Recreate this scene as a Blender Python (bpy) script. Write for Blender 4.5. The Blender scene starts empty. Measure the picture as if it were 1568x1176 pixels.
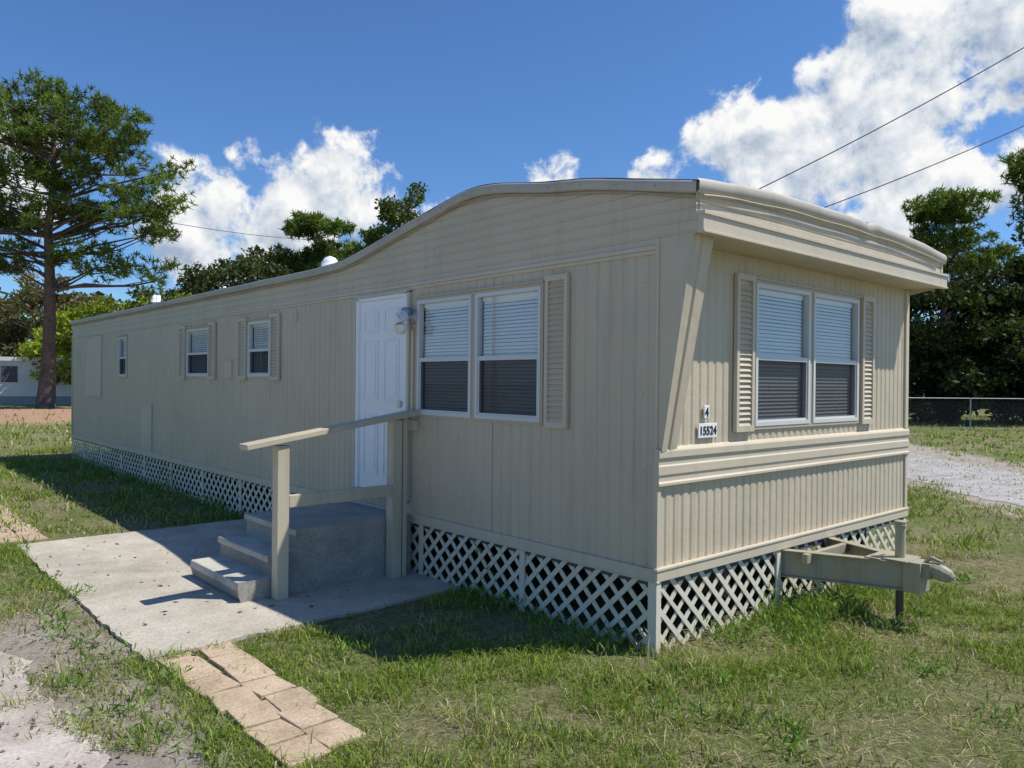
import bpy, math, random
import numpy as np
from mathutils import Vector, Matrix
random.seed(7); rng=np.random.default_rng(11)
scn=bpy.context.scene
W,L=3.57,14.2          # mobile home footprint; near corner at origin
CX=np.array([-3.663,-2.816])
F=np.array([.6659,.7461]); R=np.array([.7461,-.6659])
def cam2w(e,n):         # metric camera axes (rotated): e right, n ahead, origin at the camera
    p=CX+F*n+R*e; return float(p[0]),float(p[1])
# ------------------------------------------------------------ materials
def newmat(name):
    m=bpy.data.materials.new(name); m.use_nodes=True
    nt=m.node_tree; b=nt.nodes['Principled BSDF']; return m,nt,b
def N(nt,t,**k):
    n=nt.nodes.new(t)
    for a,v in k.items(): setattr(n,a,v)
    return n
def noise(nt,scale,detail=4,rough=.55,vec=None,dist=0):
    n=N(nt,'ShaderNodeTexNoise'); n.inputs['Scale'].default_value=scale
    n.inputs['Detail'].default_value=detail; n.inputs['Roughness'].default_value=rough
    n.inputs['Distortion'].default_value=dist
    if vec is not None: nt.links.new(vec,n.inputs['Vector'])
    return n
def ramp(nt,src,stops):
    r=N(nt,'ShaderNodeValToRGB'); e=r.color_ramp.elements
    while len(e)<len(stops): e.new(.5)
    for i,(p,c) in enumerate(stops):
        e[i].position=p; e[i].color=(c[0],c[1],c[2],1) if not isinstance(c,(int,float)) else (c,c,c,1)
    nt.links.new(src,r.inputs['Fac']); return r
def mixc(nt,fac,a,b,mode='MIX'):
    m=N(nt,'ShaderNodeMix',data_type='RGBA',blend_type=mode)
    for s,v in ((m.inputs['Factor'],fac),(m.inputs['A'],a),(m.inputs['B'],b)):
        if hasattr(v,'is_linked'): nt.links.new(v,s)
        elif isinstance(v,(int,float)): s.default_value=v
        else: s.default_value=(v[0],v[1],v[2],1)
    return m.outputs['Result']
def objvec(nt,scale=(1,1,1)):
    t=N(nt,'ShaderNodeTexCoord'); m=N(nt,'ShaderNodeMapping'); m.inputs['Scale'].default_value=scale
    nt.links.new(t.outputs['Object'],m.inputs['Vector']); return m.outputs['Vector']
def bump(nt,b,h,strength,dist=.01):
    bp=N(nt,'ShaderNodeBump'); bp.inputs['Strength'].default_value=strength; bp.inputs['Distance'].default_value=dist
    nt.links.new(h,bp.inputs['Height']); nt.links.new(bp.outputs['Normal'],b.inputs['Normal'])
def paint(name,col,rough=.5,var=.12,dirt=.25,metallic=0,dirtcol=None,spec=.4,bstr=.15):
    m,nt,b=newmat(name); v=objvec(nt)
    n1=noise(nt,1.3,5,.6,v); n2=noise(nt,1,5,.7,objvec(nt,(9,9,.7)))
    lo=[c*(1-var) for c in col]; hi=[min(1,c*(1+var)) for c in col]
    base=ramp(nt,n1.outputs['Fac'],[(.3,lo),(.7,hi)]).outputs['Color']
    f=ramp(nt,n2.outputs['Fac'],[(.52,0),(.78,dirt)]).outputs['Color']
    dc=dirtcol or [c*.5 for c in col]
    c=mixc(nt,f,base,dc); nt.links.new(c,b.inputs['Base Color'])
    b.inputs['Roughness'].default_value=rough; b.inputs['Metallic'].default_value=metallic
    b.inputs['Specular IOR Level'].default_value=spec
    n3=noise(nt,5,3,.6,v); bump(nt,b,n3.outputs['Fac'],bstr,.02)
    return m
BEIGE=(.545,.465,.335)
M_sid=paint('siding_paint',BEIGE,.5,.07,.35,bstr=.35)
M_trim=paint('trim_paint',(.58,.50,.37),.5,.05,.3)
M_roof=paint('roof_membrane',(.45,.41,.34),.6,.12,.4)
M_lat=paint('lattice_paint',(.70,.64,.51),.6,.06,.35)
M_rail=paint('rail_paint',(.54,.475,.345),.6,.08,.4)
M_white=paint('white_door_paint',(.84,.84,.84),.4,.02,.06)
M_win=paint('window_frame',(.62,.62,.60),.35,.05,.15)
M_wind=paint('window_frame_tan',(.50,.42,.30),.4,.05,.1)
M_blind=paint('blind_vinyl',(.83,.83,.83),.5,.03,.03)
M_dark=paint('dark_interior',(.09,.09,.1),.8,.1,0)
M_black=paint('black_paint',(.02,.02,.02),.5,.1,0)
M_hitch=paint('hitch_paint',(.36,.33,.23),.5,.12,.5,dirtcol=(.09,.05,.03))
M_steel=paint('rusty_steel',(.12,.08,.06),.7,.3,.5,dirtcol=(.2,.08,.03))
M_screw=paint('screw_head',(.22,.18,.13),.6,.3,.3)
M_galv=paint('galvanised',(.36,.37,.37),.5,.1,.1,metallic=.5)
M_fmesh=paint('fence_wire',(.10,.10,.10),.6,.1,.1)
M_knob=paint('knob_metal',(.5,.5,.48),.25,.02,0,metallic=.9)
M_gls,nt,b=newmat('glass')
nt.nodes.remove(b); o=nt.nodes['Material Output']
fr=N(nt,'ShaderNodeLayerWeight'); fr.inputs['Blend'].default_value=.25
mu=N(nt,'ShaderNodeMath',operation='MULTIPLY_ADD'); nt.links.new(fr.outputs['Facing'],mu.inputs[0]); mu.inputs[1].default_value=.25; mu.inputs[2].default_value=.05
tr=N(nt,'ShaderNodeBsdfTransparent'); tr.inputs['Color'].default_value=(.92,.94,.93,1)
gl=N(nt,'ShaderNodeBsdfGlossy'); gl.inputs['Roughness'].default_value=.02
mx=N(nt,'ShaderNodeMixShader'); nt.links.new(mu.outputs[0],mx.inputs[0]); nt.links.new(tr.outputs[0],mx.inputs[1]); nt.links.new(gl.outputs[0],mx.inputs[2]); nt.links.new(mx.outputs[0],o.inputs['Surface'])
M_scr,nt,b=newmat('insect_screen')
nt.nodes.remove(b); o=nt.nodes['Material Output']
tr=N(nt,'ShaderNodeBsdfTransparent'); df=N(nt,'ShaderNodeBsdfDiffuse'); df.inputs['Color'].default_value=(.035,.035,.04,1)
mx=N(nt,'ShaderNodeMixShader'); mx.inputs[0].default_value=.6
nt.links.new(tr.outputs[0],mx.inputs[1]); nt.links.new(df.outputs[0],mx.inputs[2]); nt.links.new(mx.outputs[0],o.inputs['Surface'])
def concrete(name,c1,c2,stain,sc=1,st=.75):
    m,nt,b=newmat(name); v=objvec(nt)
    a=ramp(nt,noise(nt,2.2*sc,8,.65,v).outputs['Fac'],[(.3,c1),(.7,c2)]).outputs['Color']
    f=ramp(nt,noise(nt,.9*sc,6,.7,v,.4).outputs['Fac'],[(.48,0),(.7,st)]).outputs['Color']
    c=mixc(nt,f,a,stain)
    sp=ramp(nt,noise(nt,60,3,.7,v).outputs['Fac'],[(.3,.72),(.6,1.05)]).outputs['Color']
    c=mixc(nt,1.0,c,sp,'MULTIPLY'); nt.links.new(c,b.inputs['Base Color']); b.inputs['Roughness'].default_value=.9
    b.inputs['Specular IOR Level'].default_value=.2
    bump(nt,b,noise(nt,45,6,.7,v).outputs['Fac'],.45,.01); return m
M_slab=concrete('slab_concrete',(.42,.37,.295),(.60,.54,.44),(.29,.25,.19))
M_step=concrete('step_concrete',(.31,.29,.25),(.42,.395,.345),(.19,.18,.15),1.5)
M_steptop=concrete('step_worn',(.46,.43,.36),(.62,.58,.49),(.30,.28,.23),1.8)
M_pave=concrete('paver_concrete',(.44,.325,.215),(.60,.47,.33),(.26,.19,.13),2)
M_sand=concrete('driveway_sand',(.42,.36,.305),(.60,.53,.46),(.28,.225,.165),1.6)
M_grav=concrete('gravel',(.33,.31,.285),(.54,.515,.48),(.26,.23,.19),2.0)
# ground
M_gnd,nt,b=newmat('ground_soil'); v=objvec(nt)
a=ramp(nt,noise(nt,9,8,.75,v).outputs['Fac'],[(.3,(.12,.10,.06)),(.5,(.26,.22,.13)),(.72,(.44,.38,.27))]).outputs['Color']
g=ramp(nt,noise(nt,18,7,.8,v).outputs['Fac'],[(.35,(.055,.08,.018)),(.65,(.22,.26,.07))]).outputs['Color']
f=ramp(nt,noise(nt,.55,6,.7,v).outputs['Fac'],[(.38,.12),(.58,.9)]).outputs['Color']
c=mixc(nt,f,a,g)
tc=N(nt,'ShaderNodeTexCoord'); dv=N(nt,'ShaderNodeVectorMath',operation='DISTANCE')
MX,MY=cam2w(-23,32); dv.inputs[1].default_value=(MX,MY,0); nt.links.new(tc.outputs['Object'],dv.inputs[0])
ad=N(nt,'ShaderNodeMath',operation='MULTIPLY_ADD'); nt.links.new(noise(nt,.5,5,.6,v).outputs['Fac'],ad.inputs[0]); ad.inputs[1].default_value=6; nt.links.new(dv.outputs['Value'],ad.inputs[2])
mr=N(nt,'ShaderNodeMapRange'); nt.links.new(ad.outputs[0],mr.inputs['Value']); mr.inputs['From Min'].default_value=10.5; mr.inputs['From Max'].default_value=13.5; mr.inputs['To Min'].default_value=1; mr.inputs['To Max'].default_value=0
c=mixc(nt,mr.outputs[0],c,(.42,.26,.17))
sx=N(nt,'ShaderNodeSeparateXYZ'); nt.links.new(tc.outputs['Object'],sx.inputs[0])
nz=noise(nt,2.6,7,.7,v)
def sm(src,f0,f1,amp):
    q=N(nt,'ShaderNodeMath',operation='MULTIPLY_ADD'); nt.links.new(nz.outputs['Fac'],q.inputs[0]); q.inputs[1].default_value=amp; nt.links.new(src,q.inputs[2])
    m_=N(nt,'ShaderNodeMapRange'); nt.links.new(q.outputs[0],m_.inputs['Value']); m_.inputs['From Min'].default_value=f0; m_.inputs['From Max'].default_value=f1; m_.inputs['To Min'].default_value=1; m_.inputs['To Max'].default_value=0; return m_.outputs[0]
k1=sm(sx.outputs['X'],-1.75,-1.6,1.3); k2=sm(sx.outputs['Y'],4.2,4.6,1.8)
kk=N(nt,'ShaderNodeMath',operation='MULTIPLY'); nt.links.new(k1,kk.inputs[0]); nt.links.new(k2,kk.inputs[1])
sandc=ramp(nt,noise(nt,5,8,.75,v).outputs['Fac'],[(.3,(.29,.24,.185)),(.7,(.53,.465,.39))]).outputs['Color']
c=mixc(nt,kk.outputs[0],c,sandc)
dt=N(nt,'ShaderNodeMath',operation='SUBTRACT'); nt.links.new(sx.outputs['Y'],dt.inputs[0]); nt.links.new(sx.outputs['X'],dt.inputs[1])
k3=sm(dt.outputs[0],-6.3,-5.9,2.0)
dm=N(nt,'ShaderNodeMath',operation='MULTIPLY'); nt.links.new(dt.outputs[0],dm.inputs[0]); dm.inputs[1].default_value=-1
k4=sm(dm.outputs[0],13.6,14.2,2.0); k5=N(nt,'ShaderNodeMath',operation='MULTIPLY'); nt.links.new(k3,k5.inputs[0]); nt.links.new(k4,k5.inputs[1])
c=mixc(nt,k5.outputs[0],c,sandc)
nt.links.new(c,b.inputs['Base Color'])
b.inputs['Roughness'].default_value=1; b.inputs['Specular IOR Level'].default_value=.1
bump(nt,b,noise(nt,30,7,.75,v).outputs['Fac'],1.0,.03)
def leafmat(name,transl=.35,rough=.6):
    m,nt,b=newmat(name); o=nt.nodes['Material Output']
    at=N(nt,'ShaderNodeAttribute'); at.attribute_name='Col'
    nt.links.new(at.outputs['Color'],b.inputs['Base Color']); b.inputs['Roughness'].default_value=rough; b.inputs['Specular IOR Level'].default_value=.25
    tl=N(nt,'ShaderNodeBsdfTranslucent'); cc=mixc(nt,1.0,at.outputs['Color'],(1.2,1.3,.6),'MULTIPLY'); nt.links.new(cc,tl.inputs['Color'])
    mx=N(nt,'ShaderNodeMixShader'); mx.inputs[0].default_value=transl
    nt.links.new(b.outputs[0],mx.inputs[1]); nt.links.new(tl.outputs[0],mx.inputs[2]); nt.links.new(mx.outputs[0],o.inputs['Surface']); return m
M_leaf=leafmat('foliage',.35); M_grass=leafmat('grass_blades',.3)
M_bark=concrete('bark',(.10,.07,.05),(.2,.145,.11),(.06,.045,.035),3)
# ------------------------------------------------------------ mesh helpers
def link(o,parent=None):
    scn.collection.objects.link(o)
    if parent: o.parent=parent
    return o
def empty(name,loc=(0,0,0)):
    e=bpy.data.objects.new(name,None); e.location=(0,0,0); e.empty_display_size=.2; return link(e)
class MB:
    def __init__(s): s.v=[];s.f=[];s.m=[]
    def quad(s,a,b,c,d,m=0):
        i=len(s.v); s.v+= [tuple(a),tuple(b),tuple(c),tuple(d)]; s.f.append((i,i+1,i+2,i+3)); s.m.append(m)
    def obox(s,o,U,V,Nn,u0,u1,v0,v1,n0,n1,m=0):
        o=Vector(o);U=Vector(U);V=Vector(V);Nn=Vector(Nn); i=len(s.v)
        for n in (n0,n1):
            for (u,v) in ((u0,v0),(u1,v0),(u1,v1),(u0,v1)): s.v.append(tuple(o+U*u+V*v+Nn*n))
        for q in ((0,3,2,1),(4,5,6,7),(0,1,5,4),(1,2,6,5),(2,3,7,6),(3,0,4,7)):
            s.f.append(tuple(i+k for k in q)); s.m.append(m)
    def box(s,lo,hi,m=0): s.obox((0,0,0),(1,0,0),(0,1,0),(0,0,1),lo[0],hi[0],lo[1],hi[1],lo[2],hi[2],m)
    def beam(s,p0,p1,w,h,m=0,up=(0,0,1)):
        p0=Vector(p0);p1=Vector(p1); d=(p1-p0); l=d.length; d.normalize(); sd=d.cross(Vector(up)).normalized(); u=sd.cross(d)
        s.obox(p0,d,sd,u,0,l,-w/2,w/2,-h/2,h/2,m)
    def tube(s,pts,rad,sides=8,m=0,cap=True):
        pts=[Vector(p) for p in pts]; n=len(pts)
        if not hasattr(rad,'__len__'): rad=[rad]*n
        i0=len(s.v)
        for k,p in enumerate(pts):
            d=(pts[min(k+1,n-1)]-pts[max(k-1,0)]).normalized()
            a=Vector((0,0,1)) if abs(d.z)<.9 else Vector((1,0,0))
            x=d.cross(a).normalized(); y=d.cross(x)
            for j in range(sides):
                t=2*math.pi*j/sides; s.v.append(tuple(p+(x*math.cos(t)+y*math.sin(t))*rad[k]))
        for k in range(n-1):
            for j in range(sides):
                a=i0+k*sides+j; b_=i0+k*sides+(j+1)%sides
                s.f.append((a,b_,b_+sides,a+sides)); s.m.append(m)
        if cap:
            s.f.append(tuple(i0+j for j in range(sides))); s.m.append(m)
            s.f.append(tuple(i0+(n-1)*sides+j for j in range(sides))); s.m.append(m)
    def grid(s,P,m=0):
        nr=len(P);nc=len(P[0]);i=len(s.v)
        for r in P: s.v+=[tuple(p) for p in r]
        for r in range(nr-1):
            for c in range(nc-1):
                a=i+r*nc+c; s.f.append((a,a+1,a+nc+1,a+nc)); s.m.append(m)
    def build(s,name,mats,parent=None,bevel=0,smooth=False):
        me=bpy.data.meshes.new(name); me.from_pydata(s.v,[],s.f)
        for m in mats: me.materials.append(m)
        me.polygons.foreach_set('material_index',s.m)
        if smooth: me.polygons.foreach_set('use_smooth',[True]*len(s.f))
        me.update(); o=link(bpy.data.objects.new(name,me),parent)
        if bevel:
            bm=o.modifiers.new('bevel','BEVEL'); bm.width=bevel; bm.segments=2; bm.limit_method='ANGLE'
        return o
def build_np(name,V,FV,k,col,mat,parent=None):
    me=bpy.data.meshes.new(name); nv=len(V); nf=len(FV)
    me.vertices.add(nv); me.vertices.foreach_set('co',np.asarray(V,dtype=np.float32).ravel())
    me.loops.add(nf*k); me.loops.foreach_set('vertex_index',np.asarray(FV,dtype=np.int32).ravel())
    me.polygons.add(nf); me.polygons.foreach_set('loop_start',np.arange(0,nf*k,k,dtype=np.int32))
    me.update(calc_edges=True)
    at=me.attributes.new('Col','FLOAT_COLOR','POINT')
    c4=np.ones((nv,4),dtype=np.float32); c4[:,:3]=col; at.data.foreach_set('color',c4.ravel())
    me.materials.append(mat); me.validate()
    return link(bpy.data.objects.new(name,me),parent)
_tab=np.random.default_rng(3).random((256,256))
def vn(x,y):
    xi=np.floor(x).astype(int);yi=np.floor(y).astype(int);fx=x-xi;fy=y-yi
    fx=fx*fx*(3-2*fx);fy=fy*fy*(3-2*fy)
    g=lambda a,b:_tab[a&255,b&255]
    return (g(xi,yi)*(1-fx)+g(xi+1,yi)*fx)*(1-fy)+(g(xi,yi+1)*(1-fx)+g(xi+1,yi+1)*fx)*fy
def fbm(x,y): return (vn(x,y)+.5*vn(x*2.1+7,y*2.1+3)+.25*vn(x*4.3+1,y*4.3+9))/1.75
# ------------------------------------------------------------ mobile home
home=empty('mobile_home')
RY=[-.28,.04,.56,.98,1.5,1.75,2.0,2.36,2.84,3.3,3.74,4.25,14.25]
RZ=[2.735,2.80,2.905,2.955,3.045,3.055,3.02,2.955,2.865,2.775,2.712,2.70,2.70]
def zr(y): return float(np.interp(y,RY,RZ))
def zrs(y): return (zr(y-.12)+zr(y)+zr(y+.12)+zr(y-.06)+zr(y+.06))/5 if y>.1 else zr(y)
def ribbed(mb,t0,t1,z0,z1,openings,place,period=.1016,gw=.022,dep=.006,mat=0):
    ts=[(t0,0)]; t=t0+period*.6
    while t<t1-gw:
        ts+=[(t,0),(t+gw*.3,-dep),(t+gw*.7,-dep),(t+gw,0)]; t+=period
    ts.append((t1,0)); xs=[a for a,_ in ts]; ds=[b for _,b in ts]
    for o in openings:
        for e in o[:2]: ts.append((e,float(np.interp(e,xs,ds))))
    ts.sort(); zs=sorted(set([z0,z1]+[z for o in openings for z in o[2:] if z0<z<z1]))
    for (ta,da),(tb,db) in zip(ts[:-1],ts[1:]):
        if tb-ta<1e-6: continue
        for za,zb in zip(zs[:-1],zs[1:]):
            tm=(ta+tb)/2;zm=(za+zb)/2
            if any(o[0]<tm<o[1] and o[2]<zm<o[3] for o in openings): continue
            mb.quad(place(ta,za,da),place(tb,za,db),place(tb,zb,db),place(ta,zb,da),mat)
side_open=[(.985,2.445,1.325,2.255),(2.60,3.40,.615,2.33),(5.25,5.83,1.63,2.25),(7.04,7.83,1.63,2.25),(10.58,11.02,1.62,2.26)]
front_open=[(1.04,2.59,1.315,2.285)]
mb=MB()
ribbed(mb,0,L,.44,2.40,side_open,lambda t,z,d:(-d,t,z))
ribbed(mb,0,L,.44,2.70,[],lambda t,z,d:(W+d,t,z))
ribbed(mb,0,W,.44,2.70,[],lambda t,z,d:(t,L+d,z))
ribbed(mb,0,W,.44,1.10,[],lambda t,z,d:(t,-d,z),.085,.04,.006)
Z0,Z1=1.20,2.452
ribbed(mb,0,W,Z0,Z1,front_open,lambda t,z,d:(t,-d,z),.085,.04,.006)
def fin(z,k):
    t=(z-Z0)/(Z1-Z0); f=-.035-.205*t; w=.155+.06*t
    return [(-.004,0,z),(-.004,f,z),(w*.36,f+.006,z),(w*.40,f+.016,z),(w*.48,f+.016,z),(w*.52,f+.006,z),(w,f+.012,z),(w,-.001,z)][k]
mb.grid([[fin(z,k) for k in range(8)] for z in (Z0,1.6,2.0,Z1)])
ys=sorted(set([-.28,0]+list(np.arange(.1,4.4,.1))+list(np.arange(4.4,L,.5))+[L]))
for sx_ in (0,1):
    zb=2.40
    while zb<3.06:
        rows=[]
        for zz,dd in ((zb,0),(zb+.05,.0),(zb+.056,-.006),(zb+.064,-.006),(zb+.07,0)):
            r=[]
            for y in ys:
                z=min(zz,zrs(y)-.01)
                if y<0: z=max(z,2.452)
                x=-.006-dd
                r.append((x if sx_==0 else W-x,y,z))
            rows.append(r)
        mb.grid(rows); zb+=.07
def zf(x): 
    t=(x-W/2)/(W/2+.05); return 2.735+.07*(1-abs(t)**3)
xs=list(np.linspace(-.03,W+.05,25))
zb=2.565
while zb<2.83:
    mb.grid([[(x,-.272+dd,min(zz,zf(x)-.01)) for x in xs] for zz,dd in ((zb,0),(zb+.05,0),(zb+.056,.007),(zb+.064,.007),(zb+.07,0))]); zb+=.07
mb.quad((-.004,-.29,2.453),(W+.04,-.29,2.453),(W+.04,.02,2.453),(-.004,.02,2.453))
mb.build('walls',[M_sid],home)
# trims
mb=MB()
mb.box((-.012,-.31,2.452),(W+.06,-.275,2.558)); mb.box((-.018,-.322,2.545),(W+.07,-.27,2.566)); mb.box((-.014,-.318,2.445),(W+.065,-.27,2.46))
mb.box((W+.01,-.275,2.452),(W+.06,-.02,2.70))
mb.box((-.018,.004,2.385),(.004,L,2.412)); mb.box((-.012,.004,2.36),(.004,L,2.384))
mb.box((-.014,-.014,.44),(.02,.02,1.2)); mb.box((-.014,-.006,1.21),(.0,.012,2.45))
mb.box((W-.03,-.016,.44),(W+.016,.02,1.2)); mb.box((W-.045,-.018,1.22),(W+.016,.02,2.45)); mb.box((-.014,L-.03,.44),(.02,L+.014,2.4))
mb.box((-.022,-.024,.435),(W+.022,0.0,.515)); mb.box((-.022,.001,.435),(0.0,L,.505))
mb.box((-.03,-.03,.498),(W+.03,-.002,.512)); mb.box((-.03,-.03,.43),(-.002,L,.438))
mb.grid([[(x,y,z) for x in (-.02,W+.02)] for y,z in ((.005,1.225),(-.022,1.212),(-.03,1.20),(-.03,1.16),(-.018,1.152),(-.018,1.118),(-.026,1.11),(-.026,1.06),(-.018,1.052),(-.018,1.02),(-.03,1.012),(-.03,.995),(.004,.99))])
mb.quad((-.02,.005,.995),(-.02,.005,1.22),(-.02,-.026,1.21),(-.02,-.028,.995))
def frame(y0,y1,z0,z1,w=.02,x=-.014):
    mb.box((x,y0,z0),(.0,y0+w,z1));mb.box((x,y1-w,z0),(.0,y1,z1));mb.box((x,y0+w,z0),(.0,y1-w,z0+w));mb.box((x,y0+w,z1-w),(.0,y1-w,z1)); mb.box((x+.006,y0+w,z0+w),(.002,y1-w,z1-w))
frame(9.28,9.85,.50,1.22,.03,-.02); frame(6.31,6.57,1.61,1.83); frame(12.07,13.19,1.26,2.34,.03,-.02); frame(4.62,4.68,2.2,2.3,.01)
for yv in (1.5,5.5,9.4): mb.box((-.004,yv,.51),(.001,yv+.012,2.36))
mb.build('trim',[M_trim],home,.002)
mb=MB()
for z in (.62,1.05,1.5,2.2):
    for y in np.arange(.11,L,.305):
        yy=y+random.uniform(-.02,.02); zz=z+random.uniform(-.04,.04)
        if random.random()<.3 or any(o[0]-.25<yy<o[1]+.25 and o[2]-.05<zz<o[3]+.05 for o in side_open): continue
        mb.box((-.003,yy-.003,zz-.003),(-.0005,yy+.003,zz+.003))
mb.build('screws',[M_screw],home)
# roof
mb=MB(); ry=sorted(set(list(np.arange(-.28,4.6,.08))+list(np.arange(4.6,L,.4))+[L+.05])); rx=np.linspace(-.03,W+.05,17)
P=[]
for y in ry:
    row=[]
    for x in rx:
        t=(x-W/2)/(W/2+.05); bw=.07 if y<4 else .07+.05*min(1,(y-4)/3)
        wob=.010*(vn(np.array(x*2.5+40.),np.array(y*3.+9))-.5) 
        row.append((x,y,zrs(y)+bw*(1-abs(t)**3)+float(wob)*(1-abs(t))))
    P.append(row)
mb.grid(P)
for sx_ in (0,1):
    P=[]
    for k,y in enumerate(ry):
        z=zrs(y)+.005*(float(vn(np.array(y*2.3),np.array(5.+sx_)))-.5); row=[]
        for dx,dz in ((.0,0),(.016,-.006),(.022,-.022),(.022,-.06),(.016,-.072),(.0,-.075)):
            x=-.02-dx+.003*math.sin(y*9); row.append((x if sx_==0 else W-x+.0,y,z+dz))
        P.append(row)
    mb.grid(P)
xs=list(np.linspace(-.045,W+.065,61)); P=[]
for x in xs:
    dent=-.014*math.exp(-((x-2.1)/.06)**2)+.010*math.exp(-((x-2.25)/.08)**2)
    z=zf(x)+.006*(float(vn(np.array(x*4.1),np.array(2.2)))-.5)+dent; P.append([(x,-.26,z+.012),(x,-.292,z+.004),(x,-.305,z-.015),(x,-.303,z-.06),(x,-.285,z-.075),(x,-.26,z-.075)])
mb.grid(P)
mb.build('roof',[M_roof],home,0,True)
mb=MB(); pts=[(-.028,y,zrs(y)-.088+.005*math.sin(y*7)) for y in np.arange(-.27,L,.12)]; mb.tube(pts,.007,5)
pts=[(x,-.30,zf(x)-.09+.003*math.sin(x*8)) for x in np.arange(0,W,.1)]; mb.tube(pts,.007,5)
for y in np.arange(0,L,.3): mb.box((-.05,y,zrs(y)-.045),(-.04,y+.008,zrs(y)-.037))
mb.build('drip_rail',[M_hitch],home)
mb=MB()
def vent(x,y,h,r,dome):
    z=zr(y)+.1; mb.tube([(x,y,z-.15),(x,y,z+h)],r*.7,12)
    if dome: mb.tube([(x,y,z+h-.02),(x,y,z+h+.03),(x,y,z+h+.08),(x,y,z+h+.1)],[r,r*.95,r*.6,r*.1],14)
vent(.5,4.87,.06,.10,True); vent(.4,10.36,.14,.05,False); vent(.45,10.7,.08,.06,True); vent(.4,7.6,.05,.03,False)
mb.build('roof_vents',[M_white],home,0,True)
mb=MB(); mb.box((.09,.12,.445),(W-.09,L-.09,2.44)); mb.box((.002,.002,.40),(W-.002,L-.002,.442)); mb.build('interior_shell',[M_dark],home)  # unseen dark liner inside the walls, added to block sun leaks; floor below
mb=MB()
for x in (.75,W-.78): mb.box((x,0.02,.2),(x+.06,L-.1,.398))
mb.build('chassis',[M_steel],home)
# windows
wi=MB()   # 0 frame,1 tan,2 blind,3 glass,4 screen,5 dark
def unit(o,U,V,Nn,u0,u1,v0,v1,fw=.028,screen=True):
    B=lambda a,b,c,d,n0,n1,m:wi.obox(o,U,V,Nn,a,b,c,d,n0,n1,m)
    Q=lambda a,b,c,d,n,m:wi.quad(*[Vector(o)+Vector(U)*p+Vector(V)*q+Vector(Nn)*n for p,q in ((a,c),(b,c),(b,d),(a,d))],m)
    B(u0,u0+fw,v0,v1,-.03,.018,0);B(u1-fw,u1,v0,v1,-.03,.018,0);B(u0+fw,u1-fw,v0,v0+fw,-.03,.018,0);B(u0+fw,u1-fw,v1-fw,v1,-.03,.018,0)
    vm=v0+(v1-v0)*.48
    B(u0+fw,u1-fw,vm-.016,vm+.016,-.02,.013,0)
    B(u0+fw,u0+fw+.014,v0+fw,vm-.016,-.02,.008,0);B(u1-fw-.014,u1-fw,v0+fw,vm-.016,-.02,.008,0);B(u0+fw,u1-fw,v0+fw,v0+fw+.014,-.02,.0075,0)
    Q(u0+fw,u1-fw,vm,v1-fw,-.008,3); Q(u0+fw,u1-fw,v0+fw,vm,-.014,3)
    if screen: Q(u0+fw,u1-fw,v0+fw,vm,.004,4)
    v=v0+fw+.01
    while v<v1-fw-.03:
        a=Vector(o)+Vector(U)*(u0+fw+.008)+Vector(V)*v+Vector(Nn)*-.034; U2=Vector(U);T=(Vector(V)*.9-Vector(Nn)*.44).normalized()
        wd=u1-u0-2*fw-.016; j=random.uniform(-.001,.001)
        wi.quad(a+T*j,a+U2*wd+T*j,a+U2*wd+T*.026,a+T*.026,2); v+=.0262
    B(u0+fw+.005,u1-fw-.005,v1-fw-.03,v1-fw,-.06,-.03,2)
    B(u0,u1,v0,v1,-.088,-.078,5)
def window(o,U,V,Nn,w,h,n):
    e=.022
    for a,b,c,d in ((-e,0,-e,h+e),(w,w+e,-e,h+e),(0,w,-e,0),(0,w,h,h+e)): wi.obox(o,U,V,Nn,a,b,c,d,-.02,.013,1)
    wi.obox(o,U,V,Nn,-e-.01,w+e+.01,h+e,h+e+.012,-.01,.03,1)
    g=.05 if n==2 else 0; uw=(w-g*(n-1))/n
    for i in range(n): unit(o,U,V,Nn,i*(uw+g),i*(uw+g)+uw,0,h)
    if n==2: wi.obox(o,U,V,Nn,uw,uw+g,0,h,-.03,.008,1)
sh=MB()
def shutter(o,U,V,Nn,w,h):
    f=.03; B=lambda a,b,c,d,n0,n1:sh.obox(o,U,V,Nn,a,b,c,d,n0,n1,0)
    B(0,f,0,h,.002,.03);B(w-f,w,0,h,.002,.03);B(f,w-f,0,f*1.3,.002,.03);B(f,w-f,h-f*1.3,h,.002,.03);B(f,w-f,f,h-f,.0005,.004)
    v=f*1.3; U=Vector(U);V=Vector(V);Nn=Vector(Nn)
    while v<h-f*1.3-.03:
        a=Vector(o)+U*f+V*v; wd=w-2*f
        sh.quad(a+Nn*.026,a+U*wd+Nn*.026,a+U*wd+V*.034+Nn*.006,a+V*.034+Nn*.006)
        sh.quad(a+Nn*.026,a+U*wd+Nn*.026,a+U*wd+Nn*.004-V*.003,a+Nn*.004-V*.003); v+=.036
SU,SV,SN=(0,-1,0),(0,0,1),(-1,0,0)
for (a,b,c,d),n in zip([side_open[0]]+side_open[2:],(2,1,1,1)): window((0,b,c),SU,SV,SN,b-a,d-c,n)
shutter((-.004,.93,1.295),SU,SV,SN,.21,1.02)
for y0,y1 in ((5.86,6.1),(5.0,5.22),(7.86,8.09),(6.81,7.02)): shutter((-.004,y1,1.59),SU,SV,SN,y1-y0,.72)
FV=(0,0,1); FU=(1,0,0); FN=(0,-1,0)
window((1.04,0,1.315),FU,FV,FN,1.55,.97,2)
shutter((.785,-.004,1.285),FU,FV,FN,.215,1.04); shutter((2.63,-.004,1.285),FU,FV,FN,.215,1.04)
wi.build('windows',[M_win,M_wind,M_blind,M_gls,M_scr,M_dark],home); sh.build('shutters',[M_trim],home)
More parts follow.
